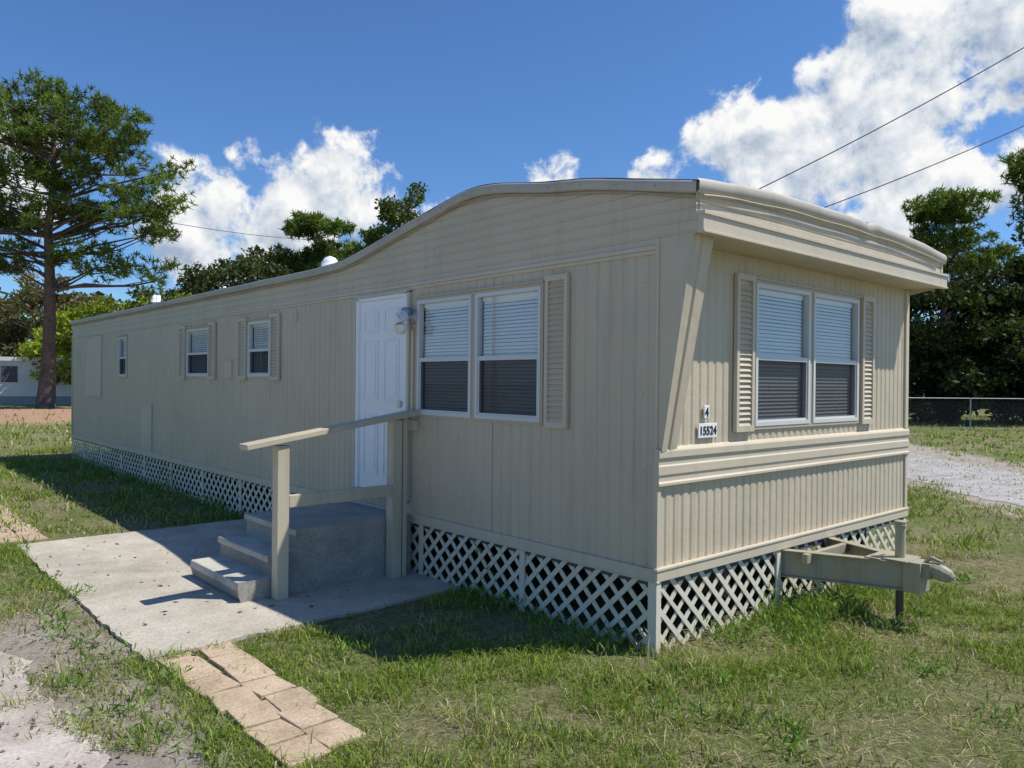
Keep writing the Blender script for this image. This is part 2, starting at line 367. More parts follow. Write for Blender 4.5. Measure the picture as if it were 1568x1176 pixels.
# door
mb=MB(); mb.box((-.008,2.625,.63),(.03,3.375,2.305),0)
for a,b_ in [(2.60,2.625),(3.375,3.40)]: mb.box((-.03,a-.02,.60),(.01,b_,2.33),0)
mb.box((-.03,2.625,2.305),(.01,3.375,2.335),0); mb.box((-.05,2.56,.585),(.02,3.42,.628),1)
for pz0,pz1 in ((2.02,2.22),(1.42,1.95),(.76,1.30)):
    for py0 in (2.715,3.045):
        y0,y1=py0,py0+.24
        for q in (((y0,pz0),(y0+.018,pz1)),((y1-.018,pz0),(y1,pz1)),((y0+.018,pz0),(y1-.018,pz0+.018)),((y0+.018,pz1-.018),(y1-.018,pz1))):
            mb.box((-.018,q[0][0],q[0][1]),(-.008,q[1][0],q[1][1]),0)
        mb.box((-.015,y0+.045,pz0+.045),(-.008,y1-.045,pz1-.045),0)
mb.tube([(-.008,2.69,1.40),(-.03,2.69,1.40)],.028,14,2); mb.tube([(-.008,2.69,1.26),(-.045,2.69,1.26),(-.055,2.69,1.26),(-.075,2.69,1.26),(-.08,2.69,1.26)],[.03,.012,.026,.028,.015],14,2)
mb.box((-.034,3.405,.60),(.0,3.43,2.35),3); mb.box((-.034,2.545,.60),(.0,2.578,2.35),3); mb.box((-.034,2.545,2.337),(0,3.425,2.36),3)
mb.build('door',[M_white,M_galv,M_knob,M_trim],home,.002)
mb=MB(); mb.tube([(0,2.51,2.13),(-.03,2.51,2.13)],.06,16,1); mb.tube([(-.03,2.51,2.13),(-.09,2.51,2.13)],.03,12,1)
mb.tube([(-.09,2.51,2.15),(-.12,2.51,2.13),(-.14,2.51,2.05),(-.13,2.51,1.98)],[.03,.06,.055,.03],14,0)
mb.box((-.11,2.48,2.14),(-.05,2.54,2.20),1); mb.build('porch_light',[M_white,M_galv],home,0,True)
mb=MB(); mb.box((-.02,2.50,1.33),(0,2.53,2.02),0); mb.build('conduit',[M_trim],home)
mb=MB(); mb.box((.385,-.018,1.262),(.585,-.010,1.352)); mb.box((.445,-.018,1.385),(.50,-.010,1.465)); mb.build('number_plate',[M_white],home,.002)
def text(s,loc,size):
    cu=bpy.data.curves.new('digits','FONT'); cu.body=s; cu.size=size; cu.extrude=.001; cu.offset=.0015; cu.materials.append(M_black)
    o=link(bpy.data.objects.new('digits',cu),home); o.location=loc; o.rotation_euler=(math.pi/2,0,0)
text('15524',(.392,-.0205,1.282),.074); text('4',(.45,-.0205,1.395),.08)
# lattice skirting
mb=MB()
def lattice(u0,u1,z0,z1,place,p=.148,w=.044):
    for sgn,nn in ((1,0.0),(-1,.007)):
        k=-int((z1-z0)/p)-2
        while True:
            ub=u0+k*p
            a=ub if sgn==1 else ub+(z1-z0); b_=ub+(z1-z0) if sgn==1 else ub
            if ub>u1: break
            t0,t1=0.,1.; du=b_-a; dz=z1-z0
            for lim,sg in ((u0,1),(u1,-1)):
                f0=sg*(a-lim); df=sg*du
                if df>0: t0=max(t0,-f0/df)
                else: t1=min(t1,-f0/df)
            if t1-t0>.02:
                A=(a+du*t0,z0+dz*t0);B_=(a+du*t1,z0+dz*t1)
                ln_=math.hypot(du,dz); px_,pz_=-dz/ln_*w/2,du/ln_*w/2
                i=len(mb.v)
                for n_ in (nn,nn+.006):
                    for (uu,zz) in ((A[0]+px_,A[1]+pz_),(A[0]-px_,A[1]-pz_),(B_[0]-px_,B_[1]-pz_),(B_[0]+px_,B_[1]+pz_)):
                        mb.v.append(place(min(max(uu,u0),u1),min(max(zz,z0),z1),n_))
                for q in ((0,1,2,3),(4,5,6,7),(0,1,5,4),(1,2,6,5),(2,3,7,6),(3,0,4,7)): mb.f.append(tuple(i+k_ for k_ in q)); mb.m.append(0)
            k+=1
lattice(.0,L,.0,.435,lambda u,z,n:(-.002-n+.015,u,z)); lattice(0,W,0,.435,lambda u,z,n:(u,-.002-n+.015,z))
for y in (0.0,1.13,2.35,3.6,4.8,6.0,7.2,8.4,9.6,10.8,12,13.2): mb.box((-.012,y,0),(-.0005,y+.05,.43))
mb.box((-.014,-.014,0),(.03,-.0015,.43)); mb.box((1.35,-.014,0),(1.4,-.002,.43)); mb.box((W-.05,-.014,0),(W,-.002,.43))
mb.build('lattice_skirt',[M_lat],home)
# hitch
mb=MB()
tip=Vector((1.785,-.74,.335))
for x in (1.32,2.25):
    p0=Vector((x,.3,.335)); p1=tip+Vector((-.05 if x<1.7 else .05,.0,0)); 
    d=(p1-p0).normalized(); sd=d.cross(Vector((0,0,1))).normalized(); l=(p1-p0).length
    mb.obox(p0,d,sd,(0,0,1),.28,l,-.006,.006,-.085,.085); mb.obox(p0,d,sd,(0,0,1),.28,l,-.036,.036,.0855,.095); mb.obox(p0,d,sd,(0,0,1),.28,l,-.036,.036,-.095,-.0855)
mb.box((1.42,-.20,.36),(2.15,-.16,.425)); mb.box((1.62,-.60,.432),(1.95,-.50,.44)); mb.box((1.66,-.76,.432),(1.91,-.60,.442))
mb.obox(tip,(0,-1,0),(1,0,0),(0,0,1),-.02,.09,-.085,.085,-.10,.10); 
mb.obox(tip,(0,-1,0),(1,0,0),(0,0,1),.09,.14,-.055,.055,.0,.10)
mb.tube([tip+Vector((0,-.10,.055)),tip+Vector((0,-.14,.06)),tip+Vector((0,-.19,.045)),tip+Vector((0,-.24,.03)),tip+Vector((0,-.26,.02))],[.045,.05,.055,.045,.02],12)
mb.tube([tip+Vector((0,-.09,.1)),tip+Vector((0,-.13,.135)),tip+Vector((0,-.19,.115))],.013,8)
jy=-.67
mb.tube([(1.785,jy,.30),(1.785,jy,.66)],.032,14); mb.tube([(1.785,jy,.66),(1.785,jy,.685),(1.785,jy,.69)],[.04,.04,.02],14)
mb.tube([(1.785,jy,.67),(1.86,jy,.68),(1.90,jy,.67)],.01,8)
mb.tube([(1.785,jy,.0),(1.785,jy,.32)],.025,12,1); mb.box((1.72,jy-.065,-.01),(1.85,jy+.065,.012),1)
mb.build('tow_hitch',[M_hitch,M_steel],home,.003)
# ------------------------------------------------------------ steps & rail
mb=MB(); S=.022
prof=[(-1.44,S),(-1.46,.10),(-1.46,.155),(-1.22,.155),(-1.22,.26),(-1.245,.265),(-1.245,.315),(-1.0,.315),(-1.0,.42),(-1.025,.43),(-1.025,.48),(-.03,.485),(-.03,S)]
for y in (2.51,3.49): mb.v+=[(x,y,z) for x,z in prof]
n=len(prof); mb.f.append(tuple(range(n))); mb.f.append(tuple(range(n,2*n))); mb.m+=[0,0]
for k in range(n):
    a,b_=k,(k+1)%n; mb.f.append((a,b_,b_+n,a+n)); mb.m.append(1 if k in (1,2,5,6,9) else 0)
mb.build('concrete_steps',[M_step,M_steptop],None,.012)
rail=empty('handrail'); mb=MB()
mb.box((-1.235,2.40,S),(-1.145,2.49,1.125)); mb.box((-.27,2.40,S),(-.18,2.49,1.285)); mb.box((-.165,2.41,S),(-.125,2.50,1.30)); mb.box((-.06,2.42,1.19),(-.006,2.5,1.28))
mb.beam((-1.47,2.445,1.125),(-.01,2.445,1.345),.14,.04)
mb.beam((-1.143,2.42,.72),(-.272,2.42,.725),.038,.09); 
mb.build('rails',[M_rail],rail,.004)
# ------------------------------------------------------------ slab, pavers, drive, road, ground
def sheet(name,outline,z,mat,h=0):
    mb=MB(); n=len(outline); mb.v=[(x,y,z) for x,y in outline]; mb.f=[tuple(range(n))]; mb.m=[0]
    if h:
        mb.v+=[(x,y,z-h) for x,y in outline]
        for k in range(n): mb.f.append((k,(k+1)%n,(k+1)%n+n,k+n)); mb.m.append(0)
    return mb.build(name,[mat])
def rough(pts,amp,step,freq):
    out=[]; n=len(pts)
    for i in range(n):
        a=np.array(pts[i]);b_=np.array(pts[(i+1)%n]); d=b_-a; l=np.linalg.norm(d); k=max(1,int(l/step)); nr=np.array([-d[1],d[0]])/l
        for j in range(k):
            p=a+d*j/k; o=(fbm(np.array(p[0]*freq+50),np.array(p[1]*freq+50))-.5)*2*amp+(float(vn(np.array(p[0]*freq*7+9),np.array(p[1]*freq*7)))-.5)*amp*.5; out.append(tuple(p+nr*float(o)))
    return out
slab=rough([(-2.3,1.78),(.02,1.86),(.02,5.7),(-2.3,5.7)],.025,.05,9)
sheet('concrete_slab',slab,.022,M_slab,.06)
mb=MB()
def pavers(x0,y0,y1,cols=2):
    y=y0
    while y<y1:
        l=.235
        for c in range(cols):
            w=.20; ox=x0+c*.215+random.uniform(-.014,.014); a=random.uniform(-.09,.09); tl=random.uniform(-.03,.03)
            cy=y+(c%2)*.05
            U=Vector((math.cos(a),math.sin(a),tl)); V=Vector((-math.sin(a),math.cos(a),random.uniform(-.03,.03)))
            mb.obox((ox,cy,.008),U,V,U.cross(V),0,w,0,l-.015,-.04,.012)
        y+=l
pavers(-2.235,.14,1.72); pavers(-2.62,5.9,9.0,3)
mb.build('paver_path',[M_pave],None,.006)
drive=rough([(-2.8,-3),(-2.78,1.1),(-2.8,2.2),(-3.0,2.9),(-4,3.5),(-9,4.1),(-9,-3)],.12,.04,2.6)
sheet('sandy_driveway',drive,.004,M_sand)
road=rough([(2.5,-5),(7.8,.0),(9.8,2.0),(20,12.6),(40,32),(46,28),(22,8),(15.8,4.7),(13.0,1.7),(7,-6)],.35,.12,1.1)
sheet('gravel_road',road,.006,M_grav)
mb=MB(); s=350
gx=[-s,-60,-20,-8,0,8,20,60,s]; mb.grid([[(x,y,0) for x in gx] for y in gx]); mb.build('ground',[M_gnd])
def inpoly(x,y,poly):
    ins=np.zeros(x.shape,bool); n=len(poly)
    for i in range(n):
        x1,y1=poly[i];x2,y2=poly[(i+1)%n]
        c=((y1>y)!=(y2>y))&(x<(x2-x1)*(y-y1)/(y2-y1+1e-12)+x1); ins^=c
    return ins
roadw=[(2.5,-5.6),(7.3,-.3),(9.4,1.9),(20,12.9),(40,32.5),(46,28),(22,7.6),(16.4,4.5),(13.6,1.4),(7,-6.6)]
def grass(n,r0,r1,hs,ws,seed=0,flat=False):
    g=np.random.default_rng(seed)
    r=np.sqrt(g.random(n)*(r1*r1-r0*r0)+r0*r0); a=(g.random(n)*2-1)*math.radians(44)
    x=CX[0]+r*(F[0]*np.cos(a)+R[0]*np.sin(a)); y=CX[1]+r*(F[1]*np.cos(a)+R[1]*np.sin(a))
    d=fbm(x*1.3,y*1.3); d2=fbm(x*5+30,y*5)
    bare=fbm(x*.8+77,y*.8+5)
    if flat: keep=g.random(n)<np.clip(1.3-(d-.3)*1.5,.2,1)
    else:
        keep=g.random(n)<np.clip((d-.32)*3.2+(d2-.5)*2.8,.05,1)
        keep&=~((bare>.58)&(g.random(n)<.75))
    keep&=~((x>.02)&(x<W-.02)&(y>.02)&(y<L))
    keep&=~((x>-2.29)&(x<0)&(y>1.81)&(y<5.69))
    keep&=~((x>-2.22)&(x<-1.83)&(y>.16)&(y<1.7)&(g.random(n)<.97))
    onroad=inpoly(x,y,roadw); keep&=~(onroad&~((fbm(x*1.5,y*1.5+40)>.64)&(g.random(n)<.5)))
    ond=(x<-2.45-.5*(fbm(x*3,y*3)-.5))&(y<3.3); keep&=~(ond&~((fbm(x*2.3+9,y*2.3)>.59-.25*np.exp(-np.abs(x+2.6)/.2))&(g.random(n)<.7)))
    keep&=~((np.hypot(x-MX,y-MY)<9)&(g.random(n)<.93))
    x=x[keep];y=y[keep];r=r[keep];d=d[keep];d2=d2[keep];bare=bare[keep];m=len(x)
    h=hs*(.35+g.random(m)**2*1.4)*(.4+1.2*d2)
    near=np.exp(-np.clip(np.maximum(-x,np.maximum(x-W,0))*(y>0)+np.maximum(-y,0)*(y<=0),0,9)/.25); h*=1+(0 if flat else 1.3)*near*(g.random(m))
    w=ws*(.6+.8*g.random(m)); th=g.random(m)*2*math.pi; ln_=.25+g.random(m)*1.3; la=g.random(m)*2*math.pi
    if flat: ln_=ln_+.8
    dx,dy=np.cos(th)*w/2,np.sin(th)*w/2; lx,ly_=np.cos(la)*h*ln_,np.sin(la)*h*ln_
    z=np.zeros(m); hz=h*(.12 if flat else 1); tip_=np.where(ln_<1.6,.95-.25*ln_,.5)
    V=np.empty((m,5,3)); V[:,0]=np.c_[x-dx,y-dy,z];V[:,1]=np.c_[x+dx,y+dy,z]
    V[:,2]=np.c_[x+dx*.7+lx*.35,y+dy*.7+ly_*.35,hz*.6];V[:,3]=np.c_[x-dx*.7+lx*.35,y-dy*.7+ly_*.35,hz*.6];V[:,4]=np.c_[x+lx,y+ly_,hz*tip_]
    b0=np.arange(m)*5
    T=np.empty((m,3,3),int); T[:,0]=np.c_[b0,b0+1,b0+2];T[:,1]=np.c_[b0,b0+2,b0+3];T[:,2]=np.c_[b0+3,b0+2,b0+4]
    green=np.array([.11,.19,.022]);yg=np.array([.32,.39,.065]);straw=np.array([.56,.47,.29])
    t=g.random((m,1)); dry=np.clip(1.2-1.7*d[:,None]+.8*(bare[:,None]-.45)+.35*(g.random((m,1))-.5),0,1)
    c=green*(1-t)+yg*t; st=(g.random((m,1))<(dry*.78 if not flat else .9)); c=np.where(st,straw*(.5+.7*g.random((m,1))),c); c=c*(.75+.55*g.random((m,1)))
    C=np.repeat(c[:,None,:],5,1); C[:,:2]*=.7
    return V.reshape(-1,3),T.reshape(-1,3),C.reshape(-1,3)
parts=[grass(310000,2.6,8.5,.052,.005,1),grass(90000,2.6,8.5,.05,.004,9,True),grass(190000,8,20,.07,.013,2),grass(120000,20,48,.09,.035,3)]
off=0;Vs=[];Ts=[];Cs=[]
for V,T,C in parts: Vs.append(V);Ts.append(T+off);Cs.append(C);off+=len(V)
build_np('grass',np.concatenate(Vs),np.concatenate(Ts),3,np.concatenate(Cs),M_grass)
def leaves(P,size,g,updir=None,aspect=.5):
    m=len(P); a=g.normal(size=(m,3)); a/=np.linalg.norm(a,axis=1)[:,None]
    if updir is not None: a=a*(1-updir)+np.array([0,0,1.])*updir; a/=np.linalg.norm(a,axis=1)[:,None]
    b_=np.cross(a,g.normal(size=(m,3))); b_/=np.linalg.norm(b_,axis=1)[:,None]
    s_=(size*(.6+.8*g.random(m)))[:,None]
    V=np.empty((m,4,3)); V[:,0]=P;V[:,1]=P+a*s_*.5+b_*s_*aspect*.5;V[:,2]=P+a*s_;V[:,3]=P+a*s_*.5-b_*s_*aspect*.5
    return V.reshape(-1,3),np.arange(m*4).reshape(-1,4)
g=np.random.default_rng(5); pts=[]
cl=[(x+g.normal()*.05,-.13,.16*g.random()+.03) for x in np.arange(.45,3.4,.14)]+[(1.05,-.25,.2),(1.2,-.35,.22),(1.35,-.42,.2),(1.0,-.4,.12),(1.55,-.45,.12),(2.1,-.35,.2),(2.4,-.3,.2),(1.8,-.3,.15),(.6,-.2,.12),(.75,-.3,.1),(1.6,-.8,.12),(1.45,-.7,.15),(1.95,-.75,.08)]+[(-.12,y,.06+.06*g.random()) for y in np.arange(.2,1.8,.2)]+[(-.12,y,.12*g.random()+.04) for y in np.arange(5.9,14,.3)]+[(-.15,8.2,.42),(-.18,8.4,.38),(-.05,1.55,.4)]
cl+=[(-2.5+g.normal()*.12,y,.04+.03*g.random()) for y in np.arange(-.4,5.6,.3)]
cl+=[(g.uniform(-1.8,3.5),g.uniform(-1.8,1.4),.03+.03*g.random()) for k in range(60)]
cl=[q for q in cl if not (0<q[0]<W and q[1]>0)]
for cx,cy,hh in cl:
    k=60; q=g.normal(size=(k,3))*np.array([.075,.06,0]); q[:,2]=g.random(k)*hh*(.6+g.random()*.6); pts.append(q+np.array([cx+g.normal()*.04,cy+g.normal()*.04,0]))
P=np.concatenate(pts); V,Q=leaves(P,.052,g,.5,.2); c=np.array([.15,.25,.04])*(.5+1.0*g.random((len(P),1)))
build_np('weeds',V,Q,4,np.repeat(c,4,0),M_grass)
n=90; P=np.c_[g.random(n)*2.3-2.9,g.random(n)*4+1.5,np.full(n,.027)]
m=len(P); a=g.random(m)*6.28; s_=.012+.018*g.random(m); U=np.c_[np.cos(a),np.sin(a),g.normal(size=m)*.2]*s_[:,None]; Vv=np.c_[-np.sin(a),np.cos(a),g.normal(size=m)*.2]*s_[:,None]*.5
V=np.stack([P-U,P+Vv,P+U,P-Vv],1).reshape(-1,3); build_np('fallen_leaves',V,np.arange(m*4).reshape(-1,4),4,np.repeat(np.array([.14,.10,.065])*(.5+g.random((m,1))),4,0),M_grass)
n=5000; ex=np.r_[-2.4-g.random(2500)*3,7.5+g.random(2500)*8]; ey=np.r_[-1.5+g.random(2500)*5,np.zeros(2500)]; ey[2500:]=ex[2500:]-8.0-g.random(2500)*4
P=np.c_[ex,ey,np.full(n,.006)]; V,Q=leaves(P,.022,g,.1,.9); V[:,2]=np.abs(V[:,2]-.006)+.006
build_np('pebbles',V,Q,4,np.repeat(np.array([.35,.31,.26])*(.4+1.1*g.random((n,1))),4,0),M_grass)
# ------------------------------------------------------------ trees
def clumps_in(blobs,n,g,shell=.55):
    out=[]; w=np.array([b_[3]*b_[4]*b_[5] for b_ in blobs])**.8; w=w/w.sum()
    for i in g.choice(len(blobs),n,p=w):
        b_=blobs[i]; d=g.normal(size=3); d/=np.linalg.norm(d); rr=shell+(1-shell)*g.random()
        out.append((b_[0]+d[0]*b_[3]*rr,b_[1]+d[1]*b_[4]*rr,b_[2]+d[2]*b_[5]*rr))
    return np.array(out)
def trunk_branches(par,H,r,cl,nb,g,lean=(0,0),low=.35,bmul=1):
    mb=MB(); pts=[(0,0,-.1)]; rad=[r*1.25]
    for k in range(1,8):
        t=k/7; pts.append((lean[0]*t+g.normal()*.1,lean[1]*t+g.normal()*.1,H*t)); rad.append(r*(1-.82*t))
    mb.tube(pts,rad,9)
    tz=[p[2] for p in pts]
    for c in cl[:nb]:
        dist=math.hypot(c[0],c[1]); z0=min(max(c[2]-dist*.25-.2,H*low),H*.97)
        bx=np.interp(z0,tz,[p[0] for p in pts]);by=np.interp(z0,tz,[p[1] for p in pts])
        p0=np.array([bx,by,z0]); p3=c; mid=(p0+p3)/2+g.normal(size=3)*.09*dist
        q=[p0,p0*.6+mid*.4+g.normal(size=3)*.1,mid,(mid+p3)/2+g.normal(size=3)*.15,p3]; r0=min(r*.35,.02+dist*.013)*bmul
        mb.tube(q,[r0,r0*.8,r0*.6,r0*.4,r0*.15],5)
    mb.build('trunk',[M_bark],par,0,True)
def place_tree(name,e,n):
    o=empty(name); x,y=cam2w(e,n); o.location=(x,y,0); o.rotation_euler=(0,0,math.atan2(R[1],R[0])); return o
def pine(e,n,H,r,blobs,ncl,seed,tufts=22,needles=15,nl=.32,w=.05,col=(.09,.145,.034),low=.35,cr=.5,lean=(0,0),nb=60):
    g=np.random.default_rng(seed); par=place_tree('pine_tree',e,n)
    cl=clumps_in(blobs,ncl,g,.3); trunk_branches(par,H,r,cl,nb,g,lean,low)
    dd=g.normal(size=(ncl*tufts,3)); dd/=np.linalg.norm(dd,axis=1)[:,None]; dd*=g.random((ncl*tufts,1))**.4
    csz=np.repeat(.7+.6*g.random(ncl),tufts)[:,None]
    tc=np.repeat(cl,tufts,0)+dd*csz*np.array([cr*1.6,cr*1.6,cr*.95])
    shade=np.repeat(.65+.75*g.random(ncl),tufts)*(.8+.4*g.random(ncl*tufts))
    T=np.repeat(tc,needles,0); m=len(T); d=g.normal(size=(m,3))+np.array([0,0,.45]); d/=np.linalg.norm(d,axis=1)[:,None]
    s_=np.cross(d,g.normal(size=(m,3))); s_/=np.linalg.norm(s_,axis=1)[:,None]; l=(nl*(.6+.6*g.random(m)))[:,None]
    V=np.stack([T-s_*w*.5,T+s_*w*.5,T+d*l*.7+s_*w*.5,T+d*l],1).reshape(-1,3)
    c=np.array(col)*np.repeat(shade,needles)[:,None]; yl=g.random((m,1)); c=c*(1+yl*np.array([.9,.55,.1]))
    build_np('foliage',V,np.arange(m*4).reshape(-1,4),4,np.repeat(c,4,0),M_leaf,par)
def oak(e,n,H,r,blobs,ncl,seed,per=170,ls=.24,cr=.75,col=(.07,.11,.028),name='oak_tree',nb=40,low=.2):
    g=np.random.default_rng(seed); par=place_tree(name,e,n)
    cl=clumps_in(blobs,ncl,g,.5); trunk_branches(par,H,r,cl,nb,g,(0,0),low)
    P=np.repeat(cl,per,0); m=len(P); d=g.normal(size=(m,3)); d/=np.linalg.norm(d,axis=1)[:,None]
    P=P+d*(g.random((m,1))**.45)*np.array([cr,cr,cr*.6]); P[:,2]=np.maximum(P[:,2],.05)
    V,Q=leaves(P,ls,g,None,.6); c=np.array(col)*np.repeat(.65+.7*g.random(ncl),per)[:,None]*(.7+.6*g.random((m,1))); c=c*(1+g.random((m,1))*np.array([.8,.5,.1]))
    build_np('foliage',V,Q,4,np.repeat(c,4,0),M_leaf,par)
pine(-23.8,39.5,16.0,.38,[(.3,0,15.4,3.7,3.5,1.6),(-2.8,0,14,3.4,3.5,2.2),(4.0,0,12.8,2.9,3,2.3),(1.6,0,13.4,3,3,1.8),(-1,0,11.6,3,3,1.5),(-3.6,0,10,3,3,1.8),(4.4,0,10,2.8,3,1.5),(3.4,0,7.5,3.9,2.5,1.1),(-2.6,0,7.8,2.8,2.5,1.2),(1,0,9.6,2.5,2.5,1.2)],205,21,low=.38,nb=130,lean=(.4,0))
pine(-14.2,55,13.0,.3,[(0,0,12.2,2.8,3,1.3),(1.8,0,10,3.2,3,1.4),(-2.4,0,9.6,2.8,2.5,1.3)],85,22,nl=.4,w=.07,nb=60)
oak(-7.0,50,13,.3,[(0,0,12.6,1.5,1.7,1.5),(.3,0,9.5,2.2,2.4,2.5)],50,23)
oak(-9.7,52,10,.3,[(0,0,10.2,1.6,2.2,1.6),(-1,0,7,2.5,3,3)],65,24,col=(.09,.14,.03))
oak(-16.5,46,9,.3,[(0,0,6.8,3.2,3,2.4),(-3.5,0,5.5,2.6,3,2.2),(3,0,5,3,3,2.5)],120,25,col=(.06,.085,.035))
oak(-21.5,44,6,.2,[(-1,0,4,3,2,2),(2.2,0,4.2,3,2,2.2),(-4,0,3,2.5,2,2)],110,26,col=(.19,.26,.04))
oak(-30,50,8,.25,[(0,0,5,4,3,3.2),(-5,0,4,3,3,3)],120,27,col=(.12,.12,.06))
oak(18.6,33,6.6,.3,[(0,0,4.6,3,2.6,2.3),(-.8,0,2,3,2.5,1.8),(2,0,2,3,2.5,2)],145,31,col=(.026,.042,.012))  # right-hand oaks: shade of the backlit crowns put into a darker leaf colour
oak(23.8,34,9,.4,[(.6,0,6.6,3.0,3,2.4),(-1.5,0,4.2,3.2,3,2.5),(1,0,1.8,4,3,1.8)],190,32,col=(.024,.040,.012))
oak(15.2,37,5.5,.3,[(0,0,3.6,2.8,2.5,2),(0,0,1.5,3.5,2.5,1.5)],90,33,col=(.024,.038,.011))
oak(24.6,30,3,.1,[(0,0,1.6,1.7,1.2,1.4)],45,34,col=(.11,.15,.03),name='shrub')
pine(27.2,48,13,.28,[(0,0,12.5,2.6,2.4,1.2),(-.8,0,10.4,3.2,2.4,1.1),(1.5,0,9.2,2.6,2.4,1.0)],75,35,nl=.36,w=.06,nb=40)
pine(27.5,40,14,.28,[(0,0,13,2.2,2,1.3),(.6,0,11,2.6,2,1.2)],45,36,nl=.34,w=.055,nb=30)
g=np.random.default_rng(77); pts=[]
for k in range(420):
    a=math.radians(g.uniform(-62,62)); d=g.uniform(66,85); zz=g.uniform(.5,5.5); x,y=cam2w(d*math.sin(a),d*math.cos(a)); m=70
    q=g.normal(size=(m,3))*np.array([1.6,1.6,1.0])+np.array([x,y,zz+1]); pts.append(q)
P=np.concatenate(pts); V,Q=leaves(P,.8,g,None,.7); c=np.array([.055,.08,.028])*(.6+.9*g.random((len(P),1))); build_np('distant_trees',V,Q,4,np.repeat(c,4,0),M_leaf)
# ------------------------------------------------------------ neighbour
nb=empty('neighbouring_mobile_home'); mb=MB()
cx,cy=cam2w(-29,43); U=Vector((R[0],R[1],0)); Fv=Vector((F[0],F[1],0)); U2=(U*.93+Fv*.37).normalized(); N2=U2.cross(Vector((0,0,1))); o=(cx,cy,0); Zv=(0,0,1)
mb.obox(o,U2,N2,Zv,-7,4.6,-3.4,0,.5,2.5,0); mb.obox(o,U2,N2,Zv,-7.1,4.8,-3.5,.12,2.5,2.72,1); mb.obox(o,U2,N2,Zv,-7,4.5,-3.3,-.1,0,.5,3)
for u in (-4.4,-2.2,.5,2.6): mb.obox(o,U2,N2,Zv,u,u+.8,0,.03,1.3,2.2,2)
mb.obox(o,U2,N2,Zv,-1,-.2,0,.04,.5,2.3,1)
mb.build('body',[paint('neighbour_siding',(.68,.66,.6),.5,.05,.2),M_white,M_dark,paint('neighbour_skirt',(.30,.32,.29),.7,.1,.2)],nb)
# ------------------------------------------------------------ fence
fe=empty('chain_link_fence'); mb=MB()
e0,e1,nn=12.,34.,27.5
X=lambda e,z:(*cam2w(e,nn+.12*(e-15)),z)
for e in np.arange(e0,e1,2.9): mb.tube([X(e+1.5,0),X(e+1.5,1.2)],.025,8)
mb.tube([X(e0,1.17),X(e1,1.17)],.016,6); mb.build('posts',[M_galv],fe)
mb=MB(); e=e0
while e<e1:
    mb.tube([X(e,.02),X(e+1.15,1.17)],.003,3,cap=False); mb.tube([X(e+1.15,.02),X(e,1.17)],.003,3,cap=False); e+=.12
mb.build('mesh',[M_fmesh],fe)
# ------------------------------------------------------------ wires
def wire(p0,p1,sag,r):
    p0=Vector(p0);p1=Vector(p1); mb=MB(); pts=[]
    for k in range(25):
        t=k/24; p=p0.lerp(p1,t); p.z-=sag*4*t*(1-t); pts.append(p)
    mb.tube(pts,r,6,cap=False); mb.build('power_line',[M_black])
def S3(e,n,z): x,y=cam2w(e,n); return (x,y,z)
wire(S3(3.65,12.5,4.6),S3(9.9,12.0,8.1),.12,.009)
wire(S3(4.6,13,4.35),S3(11.6,13,7.5),.15,.009)
wire(S3(-16,18,7.0),S3(-9.5,45,9.7),.6,.012)
# ------------------------------------------------------------ light & sky
sun=np.array([1.2,-1.19,2.65]); sun/=np.linalg.norm(sun)
ld=bpy.data.lights.new('sun','SUN'); ld.energy=5.0; ld.angle=math.radians(.5); ld.color=(1,.965,.90)
lo=link(bpy.data.objects.new('sun',ld)); lo.rotation_euler=Vector(sun).to_track_quat('Z','Y').to_euler(); lo.location=(10,-10,20)
w=bpy.data.worlds.new('World'); scn.world=w; w.use_nodes=True; nt=w.node_tree; nt.nodes.clear()
out=N(nt,'ShaderNodeOutputWorld'); sky=N(nt,'ShaderNodeTexSky'); sky.sky_type='NISHITA'; sky.sun_disc=False
sky.sun_elevation=math.asin(sun[2]); sky.sun_rotation=math.atan2(sun[0],sun[1]); sky.air_density=1.0; sky.dust_density=.1; sky.ozone_density=1.6
bg=N(nt,'ShaderNodeBackground'); bg.inputs['Strength'].default_value=.075
sc_=mixc(nt,1.0,sky.outputs[0],(.85,1.27,1.8),'MULTIPLY'); nt.links.new(sc_,bg.inputs['Color'])
grp=bpy.data.node_groups.new('cloud_field','ShaderNodeTree')
grp.interface.new_socket('Vector',in_out='INPUT',socket_type='NodeSocketVector'); grp.interface.new_socket('Value',in_out='OUTPUT',socket_type='NodeSocketFloat')
gi=grp.nodes.new('NodeGroupInput'); go=grp.nodes.new('NodeGroupOutput'); gl_=grp.links
H0=math.atan2(F[1],F[0])
clouds=[(34.5,22,6.5),(28.5,20.5,5),(25.5,24,2.8),(40,27,8),(20.8,20.8,2),(23.1,18.5,4),(18.3,17.6,3),(14.9,16.6,2.4),(22,15.3,3.8),(26,16.5,3.6),(17.5,14,3),(10,14.4,2.2),(2.7,13.8,1.9),(30.8,12.6,2.4),(26,10.8,3.2),(34,13,3),
(-13,14.2,3),(-16,12.6,3),(-20.5,12.2,3.2),(-16,10.6,4),(-10.3,12,2.8),(-23,10,4),(-7,10,3.5),(-34,11,4),(-45,12,5)]
last=None
